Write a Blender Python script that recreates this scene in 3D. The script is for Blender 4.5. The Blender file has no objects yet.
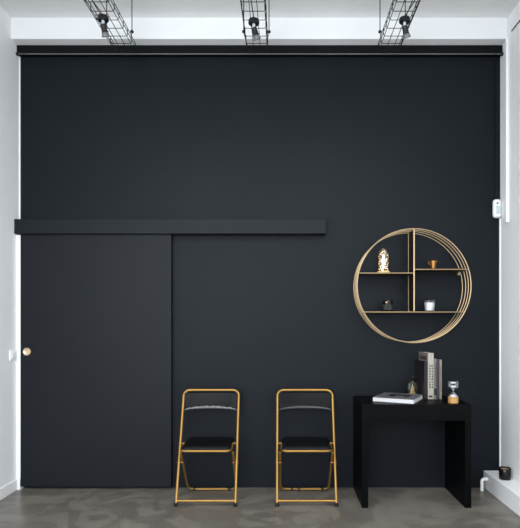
import bpy, bmesh, math, random
from mathutils import Vector, Matrix
random.seed(7)
S = bpy.context.scene
C = S.collection
PI = math.pi

# ------------------------------------------------------------------ camera
F = 525.0          # focal length in pixels of a 520x528 frame
D0 = 4.2           # camera to dark wall
H = 1.3            # camera height
PX, PY = 282.0, 325.0
cam = bpy.data.cameras.new('camera')
cam.sensor_fit = 'AUTO'; cam.sensor_width = 36.0
cam.lens = F / 528.0 * 36.0
cam.shift_x = -(PX - 260.0) / 528.0
cam.shift_y = (PY - 264.0) / 528.0
cam.clip_start = 0.05
camo = bpy.data.objects.new('camera', cam); C.objects.link(camo)
camo.location = (0, -D0, H); camo.rotation_euler = (PI / 2, 0, 0)
S.camera = camo

# ------------------------------------------------------------------ world, light, exposure
W = bpy.data.worlds.new('daylight'); S.world = W; W.use_nodes = True
W.node_tree.nodes['Background'].inputs[0].default_value = (0.80, 0.89, 1.0, 1)
W.node_tree.nodes['Background'].inputs[1].default_value = 0.9
def area(name, loc, rot, sx, sy, power, col):
    l = bpy.data.lights.new(name, 'AREA'); l.shape = 'RECTANGLE'; l.size = sx; l.size_y = sy
    l.energy = power; l.color = col
    o = bpy.data.objects.new(name, l); C.objects.link(o); o.location = loc; o.rotation_euler = rot
    return o
area('shop_window_daylight', (-0.98, -7.45, 1.95), (PI / 2, 0, 0), 2.2, 2.9, 190, (0.92, 0.965, 1.0))
area('added_side_fill', (-2.14, -3.3, 1.75), (PI / 2, 0, -PI / 2 + .12), 1.7, 2.3, 42, (0.92, 0.965, 1.0))  # unseen side light, added to lift the right wall and the dark wall's left
area('added_side_fill', (1.79, -3.3, 1.75), (PI / 2, 0, PI / 2 - .12), 1.7, 2.3, 40, (0.93, 0.97, 1.0))  # unseen light added opposite, to brighten the left wall
for lx, lp in ((-1.0, 36), (0.7, 50)):       # two unseen overhead fill lights, added to brighten the side walls
    area('added_overhead_fill', (lx, -3.0, 3.3), (0.0, 0, 0), 0.5, 1.2, lp, (0.96, 0.98, 1.0))
vs = S.view_settings
vs.view_transform = 'Standard'; vs.look = 'None'; vs.gamma = 1.0; vs.use_curve_mapping = False
vs.exposure = 0.0

# ------------------------------------------------------------------ materials
def nodes(m):
    m.use_nodes = True
    nt = m.node_tree
    return nt, nt.nodes['Principled BSDF']
def mat(name, col, rough=0.5, metal=0.0, spec=0.5, noise=0.0, nscale=6.0, bump=0.0, bscale=60.0,
        emis=None, estr=0.0, trans=0.0, ior=1.45, coat=0.0, rnoise=0.0):
    m = bpy.data.materials.new(name); nt, b = nodes(m)
    c4 = (col[0], col[1], col[2], 1)
    b.inputs['Base Color'].default_value = c4
    b.inputs['Roughness'].default_value = rough
    b.inputs['Metallic'].default_value = metal
    b.inputs['Specular IOR Level'].default_value = spec
    b.inputs['Transmission Weight'].default_value = trans
    b.inputs['IOR'].default_value = ior
    b.inputs['Coat Weight'].default_value = coat
    tc = nt.nodes.new('ShaderNodeTexCoord')
    n = nt.nodes.new('ShaderNodeTexNoise'); n.inputs['Scale'].default_value = nscale
    n.inputs['Detail'].default_value = 5
    nt.links.new(tc.outputs['Object'], n.inputs['Vector'])
    if noise > 0:
        r = nt.nodes.new('ShaderNodeValToRGB')
        r.color_ramp.elements[0].position = 0.3; r.color_ramp.elements[1].position = 0.7
        r.color_ramp.elements[0].color = tuple(max(0, x * (1 - noise)) for x in col) + (1,)
        r.color_ramp.elements[1].color = tuple(min(1, x * (1 + noise)) for x in col) + (1,)
        nt.links.new(n.outputs['Fac'], r.inputs['Fac'])
        nt.links.new(r.outputs['Color'], b.inputs['Base Color'])
    if rnoise > 0:
        mr = nt.nodes.new('ShaderNodeMapRange')
        mr.inputs['To Min'].default_value = rough - rnoise; mr.inputs['To Max'].default_value = rough + rnoise
        nt.links.new(n.outputs['Fac'], mr.inputs['Value']); nt.links.new(mr.outputs['Result'], b.inputs['Roughness'])
    if bump > 0:
        n2 = nt.nodes.new('ShaderNodeTexNoise'); n2.inputs['Scale'].default_value = bscale
        n2.inputs['Detail'].default_value = 3
        nt.links.new(tc.outputs['Object'], n2.inputs['Vector'])
        bp = nt.nodes.new('ShaderNodeBump'); bp.inputs['Strength'].default_value = bump
        bp.inputs['Distance'].default_value = 0.004
        nt.links.new(n2.outputs['Fac'], bp.inputs['Height']); nt.links.new(bp.outputs['Normal'], b.inputs['Normal'])
    if emis:
        b.inputs['Emission Color'].default_value = emis + (1,)
        b.inputs['Emission Strength'].default_value = estr
    return m

M = {}
M['white_wall'] = mat('white_wall_paint', (0.85, 0.86, 0.87), 0.6, spec=0.3, noise=0.01, nscale=2, bump=0.05, bscale=90)
M['white_gloss'] = mat('white_gloss_paint', (0.88, 0.89, 0.89), 0.3, noise=0.01)
M['ceiling'] = mat('ceiling_paint', (0.80, 0.80, 0.80), 0.8, spec=0.2, noise=0.01)
M['dark_wall'] = mat('blue_black_wall_paint', (0.0080, 0.0108, 0.0142), 0.46, spec=0.13, noise=0.05, nscale=1.3, bump=0.06, bscale=140)
M['dark_door'] = mat('charcoal_door_paint', (0.0108, 0.0132, 0.0165), 0.46, spec=0.15, noise=0.06, nscale=1.5, bump=0.04, bscale=120)
M['dark_trim'] = mat('blackened_trim', (0.0045, 0.0058, 0.0066), 0.6, spec=0.12, noise=0.05)
M['rod_grey'] = mat('grey_rod_metal', (0.22, 0.23, 0.24), 0.5, metal=0.0, noise=0.03)
M['black_lacquer'] = mat('black_table_lacquer', (0.0018, 0.0021, 0.0026), 0.42, spec=0.07, noise=0.1, nscale=9, rnoise=0.05)
M['gold'] = mat('gold_chair_enamel', (0.36, 0.20, 0.048), 0.33, metal=0.6, spec=0.5, noise=0.02, nscale=20)
M['copper_bolt'] = mat('dark_copper', (0.30, 0.13, 0.05), 0.4, metal=0.7, noise=0.05)
M['brass'] = mat('pale_brass_wire', (0.52, 0.375, 0.215), 0.38, metal=0.55, noise=0.05, nscale=15)
M['bronze'] = mat('dull_bronze_edge', (0.24, 0.165, 0.085), 0.4, metal=0.5, noise=0.05, nscale=15)
M['shelf_black'] = mat('bronze_shelf_plate', (0.018, 0.014, 0.010), 0.5, metal=0.3, noise=0.1)
M['vinyl'] = mat('black_vinyl', (0.004, 0.004, 0.005), 0.5, spec=0.16, noise=0.1, nscale=20, bump=0.10, bscale=160)
M['vinyl_wrinkled'] = mat('wrinkled_black_vinyl', (0.005, 0.005, 0.006), 0.45, spec=0.18, noise=0.1, nscale=20, bump=0.25, bscale=75)
M['lip_shine_silver'] = mat('silvery_painted_lip_highlight', (0.15, 0.15, 0.155), 0.35, noise=0.75, nscale=70)  # highlight on the wrinkled pad's lip, put into the colour
M['lip_shine_grey'] = mat('grey_painted_lip_highlight', (0.055, 0.056, 0.06), 0.4, noise=0.1)  # fainter lip highlight in the colour, for the smooth pad
M['rubber'] = mat('black_rubber', (0.008, 0.008, 0.009), 0.6, noise=0.05)
M['wire'] = mat('dark_tray_wire', (0.008, 0.008, 0.009), 0.5, spec=0.25, noise=0.05)
M['black_plastic'] = mat('black_plastic', (0.008, 0.008, 0.009), 0.4, noise=0.05)
M['silver'] = mat('brushed_silver', (0.22, 0.22, 0.23), 0.4, metal=0.5, noise=0.03)
M['lens'] = mat('lamp_lens', (0.12, 0.12, 0.125), 0.35, noise=0.03)
M['white_plastic'] = mat('white_plastic', (0.86, 0.87, 0.88), 0.35, noise=0.01)
M['grey_plastic'] = mat('pale_grey_plastic', (0.55, 0.64, 0.66), 0.35, noise=0.01)
def clear_glass(blend=.30):
    m = bpy.data.materials.new('clear_glass'); m.use_nodes = True; nt = m.node_tree
    nt.nodes.remove(nt.nodes['Principled BSDF'])
    t = nt.nodes.new('ShaderNodeBsdfTransparent'); t.inputs[0].default_value = (.97, .98, .98, 1)
    g = nt.nodes.new('ShaderNodeBsdfGlossy'); g.inputs['Roughness'].default_value = .04
    lw = nt.nodes.new('ShaderNodeLayerWeight'); lw.inputs['Blend'].default_value = blend
    mx = nt.nodes.new('ShaderNodeMixShader')
    nt.links.new(lw.outputs['Facing'], mx.inputs[0]); nt.links.new(t.outputs[0], mx.inputs[1]); nt.links.new(g.outputs[0], mx.inputs[2])
    nt.links.new(mx.outputs[0], nt.nodes['Material Output'].inputs[0])
    return m
M['glass'] = clear_glass()
M['thick_glass'] = clear_glass(.52)
M['smoked_glass'] = mat('smoked_black_glass', (0.009, 0.008, 0.008), 0.12, spec=0.3, noise=0.05, coat=0.05)
M['wax'] = mat('white_wax', (0.88, 0.87, 0.85), 0.5, noise=0.02)
M['dark_wax'] = mat('dark_wax', (0.03, 0.027, 0.025), 0.5, noise=0.05)
M['ochre_wax'] = mat('ochre_wax', (0.38, 0.26, 0.10), 0.5, noise=0.1)
M['wick'] = mat('wick_cotton', (0.05, 0.045, 0.04), 0.8, noise=0.1)
M['copper'] = mat('aged_copper', (0.42, 0.20, 0.06), 0.32, metal=0.85, noise=0.2, nscale=30)
M['label_grey'] = mat('grey_label_print', (0.035, 0.035, 0.034), 0.6, spec=0.2, noise=0.8, nscale=60)
M['yellow_sticker'] = mat('gold_sticker', (0.82, 0.60, 0.20), 0.4, noise=0.1)
M['tower_gold'] = mat('pale_gilt', (0.66, 0.47, 0.20), 0.35, metal=0.4, noise=0.1)
M['wood_base'] = mat('honey_wood', (0.50, 0.265, 0.09), 0.45, noise=0.18, nscale=18)
M['pale_wood'] = mat('pale_yellow_wood', (0.80, 0.58, 0.22), 0.45, noise=0.1, nscale=20)
M['sand'] = mat('white_sand', (0.85, 0.85, 0.86), 0.9, noise=0.05, nscale=200)
M['paper'] = mat('paper_edges', (0.62, 0.62, 0.63), 0.75, noise=0.03, nscale=120)
M['cover_grey'] = mat('grey_matte_cover', (0.115, 0.117, 0.12), 0.6, spec=0.15, noise=0.08)
M['print_dark'] = mat('dark_cover_photo', (0.010, 0.010, 0.011), 0.6, spec=0.1, noise=0.5, nscale=40)
M['print_pale'] = mat('pale_print', (0.50, 0.50, 0.50), 0.5, noise=0.1)
M['cover_plum'] = mat('plum_black_cover', (0.012, 0.009, 0.011), 0.5, noise=0.1)
M['cover_cream'] = mat('cream_spine', (0.39, 0.355, 0.305), 0.55, noise=0.06, nscale=20)
M['cover_white'] = mat('off_white_spine', (0.17, 0.155, 0.145), 0.55, noise=0.06)
M['cover_slate'] = mat('slate_spine', (0.035, 0.042, 0.048), 0.5, noise=0.2, nscale=20)
M['cover_pink'] = mat('dusty_beige_spine', (0.27, 0.195, 0.15), 0.55, noise=0.1)
M['ink'] = mat('black_ink', (0.02, 0.018, 0.018), 0.6, noise=0.1)
M['photo_grey'] = mat('grey_cover_photo', (0.17, 0.155, 0.15), 0.5, noise=0.45, nscale=22)
M['photo_dark'] = mat('brown_cover_photo', (0.06, 0.035, 0.03), 0.5, noise=0.4, nscale=25)
M['photo_yellow'] = mat('yellow_cover_strip', (0.45, 0.40, 0.08), 0.5, noise=0.1)
M['bulb'] = mat('warm_fairy_bulb', (1, 0.85, 0.6), 0.4, emis=(1.0, 0.58, 0.26), estr=1.9)
M['bulb_core'] = mat('bright_fairy_bulb', (1, 0.95, 0.85), 0.4, emis=(1.0, 0.90, 0.78), estr=2.2)
M['copper_wire'] = mat('copper_light_wire', (0.6, 0.35, 0.15), 0.3, metal=0.8, noise=0.05)
M['pull_brass'] = mat('pale_rose_brass', (0.86, 0.66, 0.42), 0.28, metal=0.75, noise=0.05, nscale=40)

# polished concrete floor: warm grey with cloudy patches, trowel swirls and small pale specks
m = bpy.data.materials.new('polished_concrete'); nt, b = nodes(m); M['floor'] = m
tc = nt.nodes.new('ShaderNodeTexCoord')
n1 = nt.nodes.new('ShaderNodeTexNoise'); n1.inputs['Scale'].default_value = 2.6; n1.inputs['Detail'].default_value = 7
n1.inputs['Roughness'].default_value = 0.62; n1.inputs['Distortion'].default_value = 0.4
r1 = nt.nodes.new('ShaderNodeValToRGB')
r1.color_ramp.elements[0].position = 0.30; r1.color_ramp.elements[0].color = (0.108, 0.097, 0.082, 1)
r1.color_ramp.elements[1].position = 0.72; r1.color_ramp.elements[1].color = (0.160, 0.145, 0.123, 1)
n2 = nt.nodes.new('ShaderNodeTexVoronoi'); n2.inputs['Scale'].default_value = 5.0
r2 = nt.nodes.new('ShaderNodeValToRGB')
r2.color_ramp.elements[0].position = 0.012; r2.color_ramp.elements[0].color = (1, 1, 1, 1)
r2.color_ramp.elements[1].position = 0.025; r2.color_ramp.elements[1].color = (0, 0, 0, 1)
mx = nt.nodes.new('ShaderNodeMix'); mx.data_type = 'RGBA'
mx.inputs['B'].default_value = (0.42, 0.38, 0.33, 1)
nt.links.new(tc.outputs['Object'], n1.inputs['Vector']); nt.links.new(n1.outputs['Fac'], r1.inputs['Fac'])
nt.links.new(tc.outputs['Object'], n2.inputs['Vector']); nt.links.new(n2.outputs['Distance'], r2.inputs['Fac'])
nt.links.new(r2.outputs['Color'], mx.inputs['Factor']); nt.links.new(r1.outputs['Color'], mx.inputs['A'])
n3 = nt.nodes.new('ShaderNodeTexNoise'); n3.inputs['Scale'].default_value = 2.3; n3.inputs['Detail'].default_value = 3
n3.inputs['Distortion'].default_value = 2.2                     # pale trowel swirls follow one level of a swirling noise
nt.links.new(tc.outputs['Object'], n3.inputs['Vector'])
r3 = nt.nodes.new('ShaderNodeValToRGB')
for e_, (p_, v_) in zip([r3.color_ramp.elements[0], r3.color_ramp.elements[1], r3.color_ramp.elements.new(.5)], ((.485, 0), (.545, 0), (.515, .32))):
    e_.position = p_; e_.color = (v_, v_, v_, 1)
m3 = nt.nodes.new('ShaderNodeMix'); m3.data_type = 'RGBA'; m3.inputs['B'].default_value = (0.25, 0.228, 0.195, 1)
nt.links.new(n3.outputs['Fac'], r3.inputs['Fac']); nt.links.new(r3.outputs['Color'], m3.inputs['Factor'])
nt.links.new(mx.outputs['Result'], m3.inputs['A'])
nt.links.new(m3.outputs['Result'], b.inputs['Base Color'])
b.inputs['Roughness'].default_value = 0.34; b.inputs['Specular IOR Level'].default_value = 0.45

# ------------------------------------------------------------------ mesh helpers
class MB:
    def __init__(self): self.bm = bmesh.new()
    def box(self, x0, x1, y0, y1, z0, z1, bev=0.0, seg=2):
        t = bmesh.new(); bmesh.ops.create_cube(t, size=1)
        for v in t.verts:
            v.co = Vector(((x0 + x1) / 2 + v.co.x * (x1 - x0), (y0 + y1) / 2 + v.co.y * (y1 - y0), (z0 + z1) / 2 + v.co.z * (z1 - z0)))
        if bev > 0:
            bmesh.ops.bevel(t, geom=t.edges[:], offset=bev, segments=seg, profile=0.5, affect='EDGES')
        self.merge(t); return self
    def merge(self, t, mtx=None):
        me = bpy.data.meshes.new('tmp'); t.to_mesh(me); t.free()
        if mtx is not None: me.transform(mtx)
        self.bm.from_mesh(me); bpy.data.meshes.remove(me)
    def tube(self, pts, r, n=10, closed=False):
        pts = [Vector(p) for p in pts]; k = len(pts); rings = []; up = None
        for i, p in enumerate(pts):
            if closed: t = (pts[(i + 1) % k] - pts[i - 1]).normalized()
            elif i == 0: t = (pts[1] - p).normalized()
            elif i == k - 1: t = (p - pts[i - 1]).normalized()
            else: t = ((pts[i + 1] - p).normalized() + (p - pts[i - 1]).normalized()).normalized()
            if up is None:
                a = Vector((0, 0, 1)) if abs(t.z) < 0.9 else Vector((1, 0, 0))
                up = (a - t * a.dot(t)).normalized()
            else:
                up = (up - t * up.dot(t)).normalized()
            s = t.cross(up)
            rr = r[i] if isinstance(r, (list, tuple)) else r
            rings.append([self.bm.verts.new(p + (up * math.cos(2 * PI * j / n) + s * math.sin(2 * PI * j / n)) * rr) for j in range(n)])
        m = k if closed else k - 1
        for i in range(m):
            a, c = rings[i], rings[(i + 1) % k]
            off = 0
            if closed and i == k - 1:      # match the seam
                off = min(range(n), key=lambda q: (a[0].co - c[q].co).length)
            for j in range(n):
                self.bm.faces.new((a[j], a[(j + 1) % n], c[(j + 1 + off) % n], c[(j + off) % n]))
        if not closed:
            self.bm.faces.new(rings[0][::-1]); self.bm.faces.new(rings[-1])
        return self
    def lathe(self, prof, n=32, c=(0, 0, 0), mtx=None):
        t = bmesh.new(); rings = []
        for (r, z) in prof:
            if r < 1e-6: rings.append([t.verts.new((0, 0, z))])
            else: rings.append([t.verts.new((r * math.cos(2 * PI * j / n), r * math.sin(2 * PI * j / n), z)) for j in range(n)])
        for a, b_ in zip(rings, rings[1:]):
            for j in range(n):
                q = (j + 1) % n
                if len(a) == 1 and len(b_) == 1: continue
                if len(a) == 1: t.faces.new((a[0], b_[q], b_[j]))
                elif len(b_) == 1: t.faces.new((a[j], a[q], b_[0]))
                else: t.faces.new((a[j], a[q], b_[q], b_[j]))
        mt = Matrix.Translation(c)
        if mtx is not None: mt = mt @ mtx
        self.merge(t, mt); return self
    def sphere(self, c, r, n=8):
        t = bmesh.new(); bmesh.ops.create_uvsphere(t, u_segments=n, v_segments=max(4, n // 2 + 1), radius=r)
        self.merge(t, Matrix.Translation(c)); return self
    def sheet(self, fn, nu, nv, th):
        """closed cushion-like slab: fn(u,v) -> (point, normal offset scale); front and back skins joined"""
        fr, bk = [], []
        for i in range(nu + 1):
            a, c = [], []
            for j in range(nv + 1):
                p, q = fn(i / nu, j / nv)
                a.append(self.bm.verts.new(p)); c.append(self.bm.verts.new(q))
            fr.append(a); bk.append(c)
        f = self.bm.faces.new
        for i in range(nu):
            for j in range(nv):
                f((fr[i][j], fr[i + 1][j], fr[i + 1][j + 1], fr[i][j + 1]))
                f((bk[i][j], bk[i][j + 1], bk[i + 1][j + 1], bk[i + 1][j]))
        for i in range(nu):
            f((fr[i][0], bk[i][0], bk[i + 1][0], fr[i + 1][0])); f((fr[i][nv], fr[i + 1][nv], bk[i + 1][nv], bk[i][nv]))
        for j in range(nv):
            f((fr[0][j], fr[0][j + 1], bk[0][j + 1], bk[0][j])); f((fr[nu][j], bk[nu][j], bk[nu][j + 1], fr[nu][j + 1]))
        return self
    def build(self, name, material, parent=None, loc=None, rotz=0.0, smooth=35):
        bmesh.ops.recalc_face_normals(self.bm, faces=self.bm.faces[:])
        me = bpy.data.meshes.new(name); self.bm.to_mesh(me); self.bm.free()
        me.materials.append(material)
        if smooth:
            me.polygons.foreach_set('use_smooth', [True] * len(me.polygons)); me.set_sharp_from_angle(angle=math.radians(smooth))
        o = bpy.data.objects.new(name, me); C.objects.link(o)
        if parent is not None: o.parent = parent
        if loc is not None: o.location = loc
        o.rotation_euler.z = rotz
        return o

def arc(c, r, a0, a1, n, plane):
    """points on an arc; plane(u, v) -> xyz"""
    return [plane(c[0] + r * math.cos(a0 + (a1 - a0) * i / n), c[1] + r * math.sin(a0 + (a1 - a0) * i / n)) for i in range(n + 1)]
def fillet(pts, r, n=6):
    """round the inner corners of a polyline"""
    pts = [Vector(p) for p in pts]; out = [pts[0]]
    for a, b_, c in zip(pts, pts[1:], pts[2:]):
        d1 = (a - b_).normalized(); d2 = (c - b_).normalized()
        ang = d1.angle(d2); t = r / math.tan(ang / 2)
        p1, p2 = b_ + d1 * t, b_ + d2 * t
        ctr = b_ + (d1 + d2).normalized() * (r / math.sin(ang / 2))
        v1, v2 = p1 - ctr, p2 - ctr; w = v1.angle(v2)
        for i in range(n + 1):
            k = i / n
            out.append(ctr + (v1 * math.sin((1 - k) * w) + v2 * math.sin(k * w)) / math.sin(w))
    out.append(pts[-1]); return out

def thing(name, label, cat, loc=(0, 0, 0), rotz=0.0, group=None):
    o = bpy.data.objects.new(name, None); C.objects.link(o)
    o.empty_display_size = 0.05; o.location = loc; o.rotation_euler.z = rotz
    o['label'] = label; o['category'] = cat
    if group: o['group'] = group
    return o
def tag(o, label, cat, group=None):
    o['label'] = label; o['category'] = cat
    if group: o['group'] = group
    return o
def struct(o, label=None, cat=None):
    o['kind'] = 'structure'
    if label: o['label'] = label
    if cat: o['category'] = cat
    return o
def copy_tree(o, parent=None):
    c = o.copy(); C.objects.link(c)
    if parent is not None: c.parent = parent
    for ch in list(o.children): copy_tree(ch, c)
    return c

# ------------------------------------------------------------------ setting
XL, XR, ZC, YB = -2.098, 1.745, 3.68, -7.5
struct(MB().box(XL - .2, XR + .2, YB - .2, .2, -.15, 0).build('floor', M['floor'], smooth=0), 'polished warm grey concrete floor', 'floor')
struct(MB().box(XL - .2, XR + .2, YB - .2, .2, ZC, ZC + .15).build('ceiling', M['ceiling'], smooth=0), 'pale ceiling above the wire trays', 'ceiling')
struct(MB().box(XL - .2, XR + .2, 0, .2, 0, ZC).build('wall_back', M['dark_wall'], smooth=0), 'blue-black painted back wall behind the chairs', 'wall')
lw = MB()     # side wall; opening in its front half added for the side fill light
lw.box(XL - .2, XL, -2.4, 0, 0, ZC).box(XL - .2, XL, YB - .2, -4.2, 0, ZC).box(XL - .2, XL, -4.2, -2.4, 0, .55).box(XL - .2, XL, -4.2, -2.4, 2.95, ZC)
struct(lw.build('wall_left', M['white_wall'], smooth=0), 'white side wall left of the sliding door', 'wall')
rw = MB()  # same added opening, for the fill from the right
rw.box(XR, XR + .2, -2.4, 0, 0, ZC).box(XR, XR + .2, YB - .2, -4.2, 0, ZC).box(XR, XR + .2, -4.2, -2.4, 0, .55).box(XR, XR + .2, -4.2, -2.4, 2.95, ZC)
struct(rw.build('wall_right', M['white_wall'], smooth=0), 'white side wall right of the round shelf', 'wall')
fw = MB()   # street front with the big shop window opening
fw.box(XL, -2.06, YB - .2, YB, 0, ZC).box(.14, XR, YB - .2, YB, 0, ZC)
fw.box(-2.06, .14, YB - .2, YB, 0, .45).box(-2.06, .14, YB - .2, YB, 3.42, ZC)
struct(fw.build('wall_front', M['white_wall'], smooth=0), 'white street front wall around the shop window', 'wall')
struct(MB().box(XL, XR, -.14, 0, 3.513, ZC, .004).build('trim_1', M['white_wall'], smooth=0), 'white beam across the top of the dark wall', 'beam')
struct(MB().box(XL, XR, -.05, 0, 3.442, 3.513, .002).build('trim_2', M['dark_trim'], smooth=0), 'black fascia board directly under the white beam', 'fascia')
struct(MB().box(XR - .022, XR, -.165, -.135, 2.09, 3.513, .006, 3).build('trim_3', M['white_gloss'], smooth=0), 'slim white vertical trunking on the right wall', 'trunking')
struct(MB().box(XL, XL + .034, -.06, 0, .084, 2.012, .003).build('trim_4', M['white_gloss'], smooth=0), 'bright white strip in the corner beside the sliding door', 'door trim')
struct(MB().box(XL, XL + .008, -.012, 0, 2.131, 3.450).build('trim_5', M['white_gloss'], smooth=0), 'thin white corner bead above the door rail', 'corner bead')
struct(MB().box(XL, .3445, -.09, 0, 2.016, 2.130, .002).build('trim_6', M['dark_door'], smooth=0), 'long charcoal box rail above the sliding door', 'door rail')
struct(MB().box(1.611, XR, YB, 0, 0, .137, .004).build('trim_7', M['white_wall'], smooth=0), 'low white ledge along the foot of the right wall', 'ledge')
struct(MB().box(XL, XL + .013, YB, -.061, 0, .084, .003).build('baseboard_left', M['white_gloss'], smooth=0), 'white baseboard along the left wall', 'baseboard')
struct(MB().box(XL, XL + .032, -.061, 0, 0, .0835).build('baseboard_back', M['white_gloss'], smooth=0), 'white corner block under the bright strip', 'baseboard')

door = struct(MB().box(-2.070 + .0, -.875, -.055, -.022, .024, 2.016, .002).build('door_1', M['dark_door'], smooth=0),
              'charcoal sliding door hanging from the box rail', 'sliding door')
door.data.transform(Matrix.Translation((0, 0, 0)))
R90 = Matrix.Rotation(PI / 2, 4, 'X')           # lathe axis z -> -y (towards the room)
MB().lathe([(0, .0015), (.010, .0015), (.020, .0028), (.026, .0065), (.0265, .0075), (.0295, .0072), (.0305, .005), (.0305, 0), (0, 0)],
           40, (-2.013, -.055, 1.09), R90).build('door_pull', M['pull_brass'], door)['label'] = 'round pale brass door pull'

rod = thing('curtain_rod', 'thin grey rod spanning the dark wall just under the black fascia', 'rod', (-.176, -.0545, 3.4400))
MB().tube([(-1.918, 0, 0), (1.918, 0, 0)], .0028, 8).build('rod', M['rod_grey'], rod)
for sx in (-1, 1):
    MB().lathe([(0, -.012), (.011, -.012), (.015, -.006), (.015, .006), (.011, .012), (0, .012)], 16, (sx * 1.910, .0, .0),
               Matrix.Rotation(PI / 2, 4, 'Y')).build('end_knob', M['black_plastic'], rod)
    MB().box(sx * 1.86 - .006, sx * 1.86 + .006, -.003, .006, -.003, .012, .001).build('bracket', M['black_plastic'], rod)

cd = MB().box(1.708, 1.728, -.014, 0, 2.295, 3.440, .004)
tag(cd.build('cable_conduit', M['dark_wall'], smooth=0), 'dark vertical cable conduit running down to the white motion sensor', 'conduit')

# ------------------------------------------------------------------ folding chairs
def ypost(z): return -.44 + .32 * z / .795      # depth of the front frame at height z (local y from the wall)
def make_chair(label, wrinkled):
    t = thing('folding_chair', label, 'chair', (0, -.28, 0), 0, 'gold folding chairs against the dark wall')
    off = .28
    def P(x, y, z): return (x, y + off, z)
    hw = .213; zt = .795
    p = fillet([P(-hw, ypost(.012), .012), P(-hw, ypost(zt), zt), P(hw, ypost(zt), zt), P(hw, ypost(.012), .012)], .048, 8)
    fr = MB().tube(p, .0098, 12).build('front_frame', M['gold'], t)
    MB().tube([P(-hw, ypost(.036), .036), P(hw, ypost(.036), .036)], .0085, 12).build('crossbar', M['gold'], t)
    for s in (-1, 1):
        MB().lathe([(0, 0), (.0135, 0), (.0145, .004), (.0135, .024), (.011, .026), (0, .026)], 16, P(s * hw, ypost(.012) - .001, 0)).build('rubber_foot', M['rubber'], t)
    # rear legs: one bent tube, floor bar at the back, crossing the front legs and reaching the seat front
    rw = .190
    yb, zb = -.078, .0125
    yf, zf = -.375, .372
    p = fillet([P(-rw, yf, zf), P(-rw, yb, zb), P(rw, yb, zb), P(rw, yf, zf)], .045, 8)
    MB().tube(p, .0086, 12).build('rear_leg_frame', M['gold'], t)
    for x0, x1 in ((-.150, -.132), (.120, .150)) if wrinkled else ((-.108, -.092), (-.052, -.036), (.128, .150)):
        MB().tube([P(x0, yb, zb), P(x1, yb, zb)], .0115, 12).build('floor_sleeve', M['rubber'], t)
    for s in (-1, 1):      # pivots between the two frames
        z = .285
        MB().tube([P(s * (hw + .013), ypost(z), z), P(s * (rw - .012), ypost(z), z)], .0055, 10).build('pivot_bolt', M['copper_bolt'], t)
        z = .415
        MB().tube([P(s * (hw + .006), ypost(z), z), P(s * .176, ypost(z), z)], .006, 10).build('hinge_bolt', M['gold'], t)
    # seat
    seat = None
    def sf(u, v):
        x = -.180 + .36 * u; y = -.128 - .312 * v
        e = 4 * u * (1 - u); g = 4 * v * (1 - v)
        cx = min(1, (min(u, 1 - u) * 14)) ** .5; cy = min(1, min(v, 1 - v) * 12) ** .5
        k = cx * cy
        zt_ = .418 + .018 * k + .006 * e * g - .006 * v
        # rounded plan corners
        rx = x * (1 - .05 * max(0, (abs(v - .5) * 2 - .85) / .15) ** 2)
        return P(rx, y, zt_), P(rx, y, .406 - .004 * k)
    seat = MB().sheet(sf, 28, 24, .03).build('seat', M['vinyl'], t, smooth=60)
    fw_ = .178
    p = fillet([P(-fw_, ypost(.415), .412), P(-fw_, -.446, .398), P(fw_, -.446, .398), P(fw_, ypost(.415), .412)], .038, 8)
    MB().tube(p, .0085, 12).build('seat_frame', M['gold'], seat)
    # backrest: curved padded panel with a rolled lower lip
    def bf(u, v):
        x = -.2015 + .403 * u; e = 4 * u * (1 - u)
        z0 = .652 + .015 * e ** .5; z1 = .774
        z = z0 + (z1 - z0) * v ** 1.15
        yc = ypost(z0 + .03) + .012 * v + .004 + .020 * e
        edge = min(1, min(u, 1 - u) * 12) ** .5
        lip = 1 / (1 + math.exp((v - .20) / .022)) * min(1, v / .05) ** .5
        front = yc - (.006 + .003 * math.sin(PI * v) + .008 * lip) * edge
        if wrinkled:
            front -= .0028 * edge * math.sin(u * 58 + 3 * math.sin(u * 17)) * lip
        return P(x, front, z), P(x, yc + .006 * edge, z)
    back = MB().sheet(bf, 72, 26, .02).build('backrest', M['vinyl_wrinkled'] if wrinkled else M['vinyl'], t, smooth=80)
    # tube along the pad's lower edge, coloured pale to imitate its highlight
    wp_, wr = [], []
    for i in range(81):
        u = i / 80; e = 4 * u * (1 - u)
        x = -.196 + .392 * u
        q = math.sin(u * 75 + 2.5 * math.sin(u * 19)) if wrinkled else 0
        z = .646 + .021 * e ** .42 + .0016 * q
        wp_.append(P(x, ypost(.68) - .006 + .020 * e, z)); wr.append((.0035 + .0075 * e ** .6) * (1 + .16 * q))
    MB().tube(wp_, wr, 12).build('lip_highlight', M['lip_shine_silver'] if wrinkled else M['lip_shine_grey'], back, smooth=80)['label'] = 'wrinkled silvery highlight painted on the lower lip' if wrinkled else 'smooth grey highlight painted on the lower lip'
    return t
ch1 = make_chair('gold folding chair with wrinkled glossy black backrest, nearest the sliding door', True)
ch1.location.x = -.5475
ch2 = make_chair('gold folding chair with smooth black backrest, nearest the black console table', False)
ch2.location.x = .1775

# ------------------------------------------------------------------ console table
TX0, TX1, TY0, TZ = .568, 1.345, -.473, .736
tb = thing('console_table', 'black waterfall console table standing against the wall under the round shelf', 'table', ((TX0 + TX1) / 2, -.243, 0))
hx = (TX1 - TX0) / 2
MB().box(-hx, hx, -.23, .23, .6185, TZ, .0025).build('tabletop', M['black_lacquer'], tb, smooth=0)
for s in (-1, 1):
    x0, x1 = (-hx, -hx + .045) if s < 0 else (hx - .045, hx)
    MB().box(x0, x1, -.23, .23, 0, .6185, .0025).build('side_panel', M['black_lacquer'], tb, smooth=0)

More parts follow.
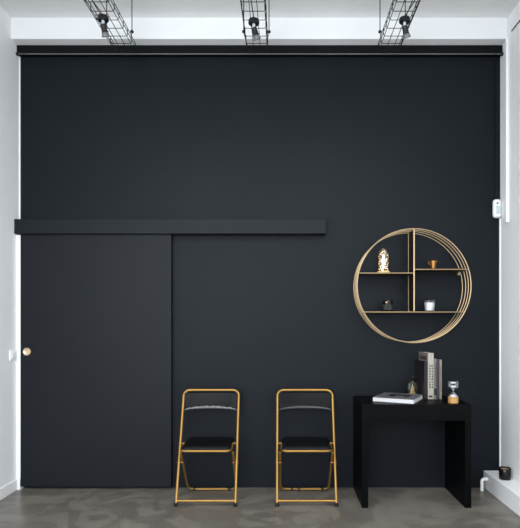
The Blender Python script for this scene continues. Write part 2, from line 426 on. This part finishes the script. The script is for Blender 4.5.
# ------------------------------------------------------------------ round wall shelf
SX, SZ, SR = 1.007, 1.600, .434
sh = thing('wall_shelf', 'large round brass wire wall shelf hung above the console table', 'shelf', (SX, 0, SZ))
for d in (.008, .082, .142, .198):
    MB().tube([(SR * math.cos(a * PI / 48), -d, SR * math.sin(a * PI / 48)) for a in range(96)], .0045 if d > .19 else .0032, 8, closed=True).build('ring', M['brass'], sh)
zl, zr, zb = 1.696 - SZ, 1.724 - SZ, 1.399 - SZ
def half(z): return math.sqrt(SR * SR - z * z)
def board(x0, x1, z):
    b_ = MB().box(x0, x1, -.194, -.012, z - .004, z + .004, .001).build('shelf_board', M['shelf_black'], sh, smooth=0)
    e = MB()
    e.box(x0, x1, -.2, -.193, z - .0045, z + .0045, .0012)
    e.box(x0, x1, -.013, -.006, z - .0045, z + .0045, .0012)
    e.build('edge_strip', M['bronze'], b_, smooth=0)
board(-half(zl) + .004, -.006, zl)
board(.006, half(zr) - .004, zr)
board(-half(zb) + .004, half(zb) - .004, zb)
dv = MB().box(-.003, .003, -.194, -.012, zb + .006, SR - .006, .001).build('divider', M['shelf_black'], sh, smooth=0)
e = MB()
e.box(-.005, .005, -.2, -.192, zb + .006, SR - .004, .0012).box(-.005, .005, -.036, -.026, zb + .006, SR - .004, .0015)
e.build('edge_strip', M['brass'], dv, smooth=0)
MB().box(half(zr) - .03, half(zr) - .012, -.05, -.01, zr - .03, zr - .004, .005).build('bracket', M['brass'], sh)

# --- things on the round shelf
def dome_profile(r, h, th=.0022, n=10):
    o = [(r, 0)] + [(r, (h - r) * .5)] + [(r * math.cos(a * PI / 2 / n), h - r + r * math.sin(a * PI / 2 / n)) for a in range(n + 1)]
    ri = r - th
    i = [(ri * math.cos(a * PI / 2 / n), h - r + ri * math.sin(a * PI / 2 / n)) for a in range(n, -1, -1)] + [(ri, (h - r) * .5), (ri, 0), (r, 0)]
    o[-1 if False else len(o) - 1] = (0, h); i[0] = (0, h - th)
    return o + i
fl = thing('fairy_light_dome', 'glowing glass dome full of warm fairy lights on the upper left shelf', 'lamp', (.792, -.105, 1.7025))
MB().lathe([(0, 0), (.046, 0), (.048, .003), (.048, .014), (.045, .017), (0, .017)], 32).build('base', M['pale_wood'], fl)
MB().lathe([(r_, z_ + .017) for r_, z_ in dome_profile(.043, .182)], 32).build('glass_dome', M['glass'], fl, smooth=50)
wp = []
for i in range(150):
    a = i * .42; k = i / 149
    rr = .031 + .004 * math.sin(i * 1.7)
    if k > .85: rr *= max(.2, 1 - (k - .85) * 5)
    wp.append((rr * math.cos(a), rr * math.sin(a), .022 + .150 * k))
MB().tube(wp, .0007, 4).build('light_wire', M['copper_wire'], fl)
for i in range(0, 150, 4):
    p = wp[i]
    MB().sphere((p[0] * 1.05, p[1] * 1.05, p[2]),   .0036 + .0018 * random.random(), 8).build('bulb', M['bulb'], fl)
for i in range(26):
    k = i / 25
    rr = .013 * (1 - .5 * k)
    a = random.random() * 2 * PI
    MB().sphere((rr * math.cos(a), rr * math.sin(a), .026 + .118 * k), .0058, 8).build('bulb', M['bulb_core'], fl)

jug = thing('small_jug', 'tiny copper jug with a side handle on the upper right shelf', 'jug', (1.180, -.105, 1.7305))
MB().lathe([(0, 0), (.0165, 0), (.018, .003), (.0195, .02), (.0215, .040), (.0245, .056), (.0265, .069), (.0252, .069), (.0225, .056), (.020, .040), (.018, .02), (.0165, .005), (0, .005)], 28).build('body', M['copper'], jug)
MB().tube([(-.0235, 0, .058), (-.031, 0, .063), (-.037, 0, .060), (-.0375, 0, .053), (-.033, 0, .044), (-.020, 0, .036)], .0019, 8).build('handle', M['copper'], jug)
MB().box(.022, .031, -.005, .005, .060, .0695, .003).build('spout', M['copper'], jug)

def candle(name, label, loc, r, h, jar, wax, fill, taper=.92, group=None):
    t = thing(name, label, 'candle', loc, 0, group)
    rb = r * taper
    MB().lathe([(0, 0), (rb - .003, 0), (rb, .003), (r, h - .0015), (r - .0012, h), (r - .0025, h - .0015), (rb - .0028, .006), (0, .006)], 36).build('jar', jar, t, smooth=50)
    rf = rb + (r - rb) * fill - .0034
    MB().lathe([(0, .0066), (rb - .0036, .0066), (rf, h * fill - .002), (rf - .002, h * fill), (0, h * fill - .0005)], 36).build('wax', wax, t)
    MB().tube([(0, 0, h * fill - .003), (.001, 0, h * fill + .006), (.003, 0, h * fill + .011)], .0011, 6).build('wick', M['wick'], t)
    return t
c1 = candle('jar_candle', 'small black glass candle with a grey label on the bottom shelf', (.826, -.105, 1.4055), .037, .088, M['smoked_glass'], M['dark_wax'], .8, .97, 'jar candles')
MB().lathe([(.0374, .012), (.0377, .012), (.0378, .054), (.0375, .054), (.0374, .012)], 48).build('label', M['label_grey'], c1)
me = c1.children[-1].data      # keep only the part of the paper band that faces the room
bm = bmesh.new(); bm.from_mesh(me)
bmesh.ops.delete(bm, geom=[v for v in bm.verts if not (v.co.y < -.031)], context='VERTS'); bm.to_mesh(me); bm.free()
MB().lathe([(0, 0), (.006, 0), (.006, .001), (0, .001)], 16, (-.018, -.0335, .070), R90).build('sticker', M['yellow_sticker'], c1)
candle('jar_candle', 'white wax candle in a clear glass on the bottom shelf', (1.150, -.105, 1.4055), .0465, .087, M['glass'], M['wax'], .80, .88, 'jar candles')
candle('jar_candle', 'black glass candle standing alone on the white ledge', (1.683, -.236, .137), .044, .085, M['smoked_glass'], M['ochre_wax'], .86, .97, 'jar candles')

# --- things on the console table
def place(o, x, y, rz=0.0): o.location = (x, y, TZ); o.rotation_euler.z = rz; return o
fb = thing('flat_book', 'large grey book lying flat on the left of the console table', 'book', (.8735, -.262, TZ), math.radians(-27))
w2, d2, th = .150, .155, .034
MB().box(-w2 + .003, w2 - .003, -d2 + .004, d2 - .004, .003, th - .003, .0005).build('pages', M['paper'], fb, smooth=0)
cv = MB()
cv.box(-w2, w2, -d2, d2, 0, .0027, .0006).box(-w2, w2, -d2, d2, th - .0027, th, .0006)
cv = cv.build('cover', M['cover_grey'], fb, smooth=0)
MB().box(-w2, -w2 + .003, -d2, d2, .0027, th - .0027).build('spine', M['paper'], fb, smooth=0)
MB().box(-.070, .085, -.060, .075, th, th + .0004).build('cover_photo', M['print_dark'], cv, smooth=0)
MB().box(-.02, .05, -.03, -.018, th + .0004, th + .0007).build('cover_lettering', M['print_pale'], cv, smooth=0)

ei = thing('tower_dome', 'small glass dome over a gold lattice tower figurine, behind the flat book', 'ornament', (1.018, -.105, TZ))
MB().lathe([(0, 0), (.046, 0), (.048, .003), (.048, .010), (.045, .013), (0, .013)], 32).build('base', M['smoked_glass'], ei)
gp = [(.0445, 0), (.0455, .05), (.0455, .092), (.043, .100), (.022, .126), (.008, .136), (.005, .141), (.007, .147), (.004, .152), (0, .153)]
gq = [(0, .131), (.007, .1335), (.021, .1235), (.041, .099), (.043, .091), (.043, .05), (.042, 0), (.0445, 0)]
MB().lathe([(r_, z_ + .013) for r_, z_ in gp + gq], 12).build('glass_dome', M['thick_glass'], ei, smooth=20)
tw = MB()
def tww(z): return .020 * (1 - z / .095) ** 1.7 + .0016
for sx in (-1, 1):
    for sy in (-1, 1):
        tw.tube([(sx * tww(z), sy * tww(z), .013 + z) for z in (0, .01, .02, .03, .04, .055, .07, .085)], [.0046, .0042, .0038, .0034, .003, .0025, .002, .0014], 6)
for z, k in ((.022, .0035), (.044, .003), (.072, .002)):
    w_ = tww(z) + .004
    tw.box(-w_, w_, -w_, w_, .013 + z - k / 2, .013 + z + k / 2, .0005)
for z in (.008, .015, .029, .036, .05, .058, .065):
    a = tww(z); b_ = tww(z + .006)
    for s in (-1, 1):
        tw.tube([(-a, s * a, .013 + z), (b_, s * b_, .019 + z)], .0008, 4).tube([(a, s * a, .013 + z), (-b_, s * b_, .019 + z)], .0008, 4)
tw.tube([(0, 0, .095), (0, 0, .115)], [.002, .0006], 6)
tw.build('tower', M['tower_gold'], ei)

BR = math.radians(-5.5)
def book(name, label, x0, w, d, h, cover, rough_letters=0, side=None):
    """standing book, spine to the room; x0 = left front corner"""
    t = thing('upright_book', label, 'book', (x0, -.214, TZ), -BR, 'books standing upright on the console table')
    MB().box(.0025, w - .0025, .004, d - .004, .003, h - .003).build('pages', M['paper'], t, smooth=0)
    c = MB()
    c.box(0, .0025, .001, d, 0, h, .0006).box(w - .0025, w, .001, d, 0, h, .0006).box(0, w, 0, .0035, 0, h, .0012)
    c = c.build('cover', cover, t, smooth=0)
    return t, c
b1, k1 = book('upright_book', 'plum-black upright book with plain spine, leftmost of the standing row', 1.0815, .0262, .195, .290, M['cover_plum'])
b2, k2 = book('upright_book', 'tall cream spined book with dark lettering, tallest of the standing row', 1.1085, .0455, .200, .351, M['cover_cream'])
b3, k3 = book('upright_book', 'off-white upright book with black foot, right of the tall cream book', 1.1550, .0190, .190, .308, M['cover_white'])
b4, k4 = book('upright_book', 'slate black upright book, second from the right of the standing row', 1.1765, .0195, .190, .305, M['cover_slate'])
b5, k5 = book('upright_book', 'dusty beige spined upright book, rightmost of the standing row', 1.1968, .0175, .185, .300, M['cover_pink'])
# left cover of the tall book: grey photograph with a brown block and a yellow strip
MB().box(-.0006, 0, .004, .197, .030, .349).build('cover_photo', M['photo_grey'], k2, smooth=0)
MB().box(-.0010, -.0006, .030, .175, .296, .326).build('cover_print', M['photo_dark'], k2, smooth=0)
MB().box(-.0012, -.0006, .030, .150, .283, .291).build('cover_strip', M['photo_yellow'], k2, smooth=0)
def spine_marks(k, xa, xb, z0, z1, n, m):
    mb = MB()
    z = z0
    for i in range(n):
        L = (z1 - z0) / n
        for q in range(2):
            a = xa + (xb - xa) * (0.1 + .5 * q + .1 * random.random())
            mb.box(a, a + (xb - xa) * .28, -.0005, 0.0003, z + L * .15 * random.random(), z + L * (.5 + .3 * random.random()))
        z += L
    mb.build('spine_lettering', m, k, smooth=0)
spine_marks(k2, .006, .041, .085, .265, 9, M['ink'])
spine_marks(k3, .004, .016, .10, .275, 12, M['ink'])
MB().box(.0005, .0185, -.0006, .0002, .030, .082).build('spine_band', M['ink'], k3, smooth=0)
spine_marks(k4, .004, .014, .09, .26, 5, M['label_grey'])
spine_marks(k5, .004, .012, .06, .25, 12, M['ink'])
MB().box(.006, .034, -.0006, .0002, .014, .028).build('spine_logo', M['ink'], k2, smooth=0)

hg = thing('hourglass', 'small hourglass with wooden foot and white sand near the table edge', 'hourglass', (1.239, -.400, TZ))
MB().lathe([(0, 0), (.0345, 0), (.0365, .002), (.0365, .043), (.0345, .0455), (0, .0455)], 36).build('base', M['wood_base'], hg)
g = [(.033, .046), (.034, .050), (.030, .058), (.018, .070), (.008, .079), (.0045, .084), (.008, .090), (.022, .102), (.034, .112), (.0365, .118), (.0365, .155), (.034, .159), (0, .159)]
gi = [(0, .1568), (.033, .1568), (.0343, .154), (.0343, .118), (.032, .1135), (.021, .1045), (.006, .0915), (.0028, .084), (.006, .0775), (.0165, .068), (.028, .057), (.0315, .0505), (.031, .0465), (.033, .046)]
MB().lathe(g + gi, 36).build('glass_body', M['glass'], hg, smooth=50)
MB().lathe([(0, .0462), (.026, .0462), (.0275, .051), (.020, .057), (.008, .060), (0, .061)], 28).build('sand', M['sand'], hg)
MB().lathe([(0, .108), (.012, .110), (.0185, .116), (.0185, .124), (0, .126)], 28).build('sand', M['sand'], hg)
MB().lathe([(0, .143), (.0185, .143), (.0185, .151), (0, .152)], 28).build('stopper', M['sand'], hg)

# ------------------------------------------------------------------ wire trays with spotlights
YT = lambda D: -(D0 - D)
def make_tray(label, x):
    y_far = YT(3.98); L = 2.1; hw = .078; hh = .054; r = .0026
    t = thing('cable_tray', label, 'cable tray', (x, y_far, 3.380), 0, 'black wire cable trays under the ceiling')
    mb = MB()
    for px in (-.075, -.025, .025, .075): mb.tube([(px, 0, -.0035), (px, -L, -.0035)], r, 6)
    for s in (-1, 1):
        mb.tube([(s * (hw + .003), 0.0, hh - .004), (s * (hw + .003), -L, hh - .004)], r, 6)
        mb.tube([(s * (hw + .003), 0.0, .024), (s * (hw + .003), -L, .024)], r, 6)
    for i in range(22):
        y = -.0 - i * .1
        mb.tube(fillet([(-hw, y, hh), (-hw, y, 0), (hw, y, 0), (hw, y, hh)], .015, 4), r, 6)
    mb.build('wire_basket', M['wire'], t)
    for yy in (-.14, -1.7):
        for s in (-1, 1):
            h_ = MB().tube([(s * .0925, yy, .066), (s * .0925, yy, ZC - 3.380)], .0034, 6).build('hanger_rod', M['wire'], t)
            k = MB().lathe([(0, -.007), (.010, -.007), (.013, -.003), (.013, .004), (.008, .009), (0, .010)], 14, (s * .0925, yy, .065))
            k.tube([(s * .0925, yy, .062), (s * .088, yy, .035), (s * .081, yy, .022)], .0028, 6)
            k.build('clamp', M['black_plastic'], h_)
    return t
trays = []
for x, lab in ((-1.1900, 'black wire cable tray hanging above the sliding door, leftmost of three'),
               (-.1875, 'black wire cable tray in the middle of the ceiling, between the other two'),
               (.8095, 'black wire cable tray hanging above the round shelf, rightmost of three')):
    trays.append(make_tray(lab, x))

def make_spot(label, x, D, tilt, lean, cord_dx):
    t = thing('spotlight', label, 'spotlight', (x, YT(D), 3.374), 0, 'black spotlights under the wire trays')
    MB().lathe([(0, 0), (.035, 0), (.0375, -.004), (.0375, -.024), (.033, -.029), (0, -.029)], 28).build('canopy', M['black_plastic'], t)
    MB().lathe([(0, -.028), (.010, -.028), (.010, -.050), (.006, -.054), (0, -.054)], 16).build('joint', M['grey_plastic'], t)
    mt = Matrix.Rotation(lean, 4, 'Y') @ Matrix.Rotation(tilt, 4, 'X')
    hd = MB().lathe([(0, .004), (.012, .003), (.0185, -.002), (.0195, -.012), (.0195, -.042), (.021, -.045), (.021, -.050), (.018, -.050), (0, -.048)], 24, (0, 0, -.052), mt).build('lamp_head', M['black_plastic'], t)
    MB().lathe([(0, -.051), (.020, -.051), (.023, -.055), (.026, -.068), (.0265, -.074), (.0245, -.074), (.0225, -.064), (0, -.062)], 24, (0, 0, -.052), mt).build('lamp_ring', M['silver'], hd)
    MB().lathe([(0, -.0620), (.021, -.0635), (.021, -.0645), (0, -.066)], 20, (0, 0, -.052), mt).build('lens', M['lens'], hd)
    p = [Vector((0, 0, 0)), Vector((cord_dx * .1, -.01, .03)), Vector((cord_dx * .45, -.06, .10)), Vector((cord_dx * .8, -.11, .2)), Vector((cord_dx, -.13, ZC - 3.374))]
    MB().tube(p, .0036, 8).build('cord', M['black_plastic'], t)
    return t
make_spot('black spotlight with silver rim under the left wire tray', -1.203, 3.53, .35, -.15, -.16)
make_spot('black spotlight with silver rim under the middle wire tray', -.1915, 3.57, .30, -.32, -.035)
make_spot('black spotlight with silver rim under the right wire tray', .829, 3.55, .30, -.30, .14)

# ------------------------------------------------------------------ small fittings
ms = thing('motion_sensor', 'white motion sensor at the right edge of the dark wall', 'sensor', (1.7095, 0, 2.225))
MB().box(-.033, .033, -.048, 0, -.074, .074, .0225, 6).build('housing', M['white_plastic'], ms, smooth=60)
MB().box(-.017, .017, -.0515, -.046, -.045, .018, .002).build('lens', M['grey_plastic'], ms, smooth=60)
MB().lathe([(0, 0), (.0065, 0), (.0065, .004), (0, .004)], 16, (-.006, -.047, .038), R90).build('indicator', M['black_plastic'], ms)

ls = thing('light_switch', 'small white light switch on the left wall beside the door', 'switch', (XL, -.118, 1.064))
MB().box(0, .010, -.046, .046, -.040, .040, .003).build('plate', M['white_plastic'], ls, smooth=60)
MB().box(.009, .014, -.028, .028, -.026, .026, .002).build('rocker', M['white_plastic'], ls, smooth=60)

struct(MB().box(XR - .008, XR, -.010, 0, .137, 2.15).build('trim_8', M['white_gloss'], smooth=0), 'thin white corner bead at the right end of the dark wall', 'corner bead')
cb = MB().tube([(XR - .004, -.22, 3.530), (XR - .004, -3.2, 3.530)], .0042, 8)
tag(cb.build('wall_cable', M['black_plastic']), 'thin dark cable running along the top of the right wall', 'cable')

pp = MB().tube(fillet([(1.6125, -.08, .091), (1.5690, -.08, .091), (1.5690, -.08, .0)], .020, 8), .0125, 14)
tag(pp.build('water_pipe', M['white_gloss']), 'short bent white pipe from the ledge down to the floor', 'pipe')
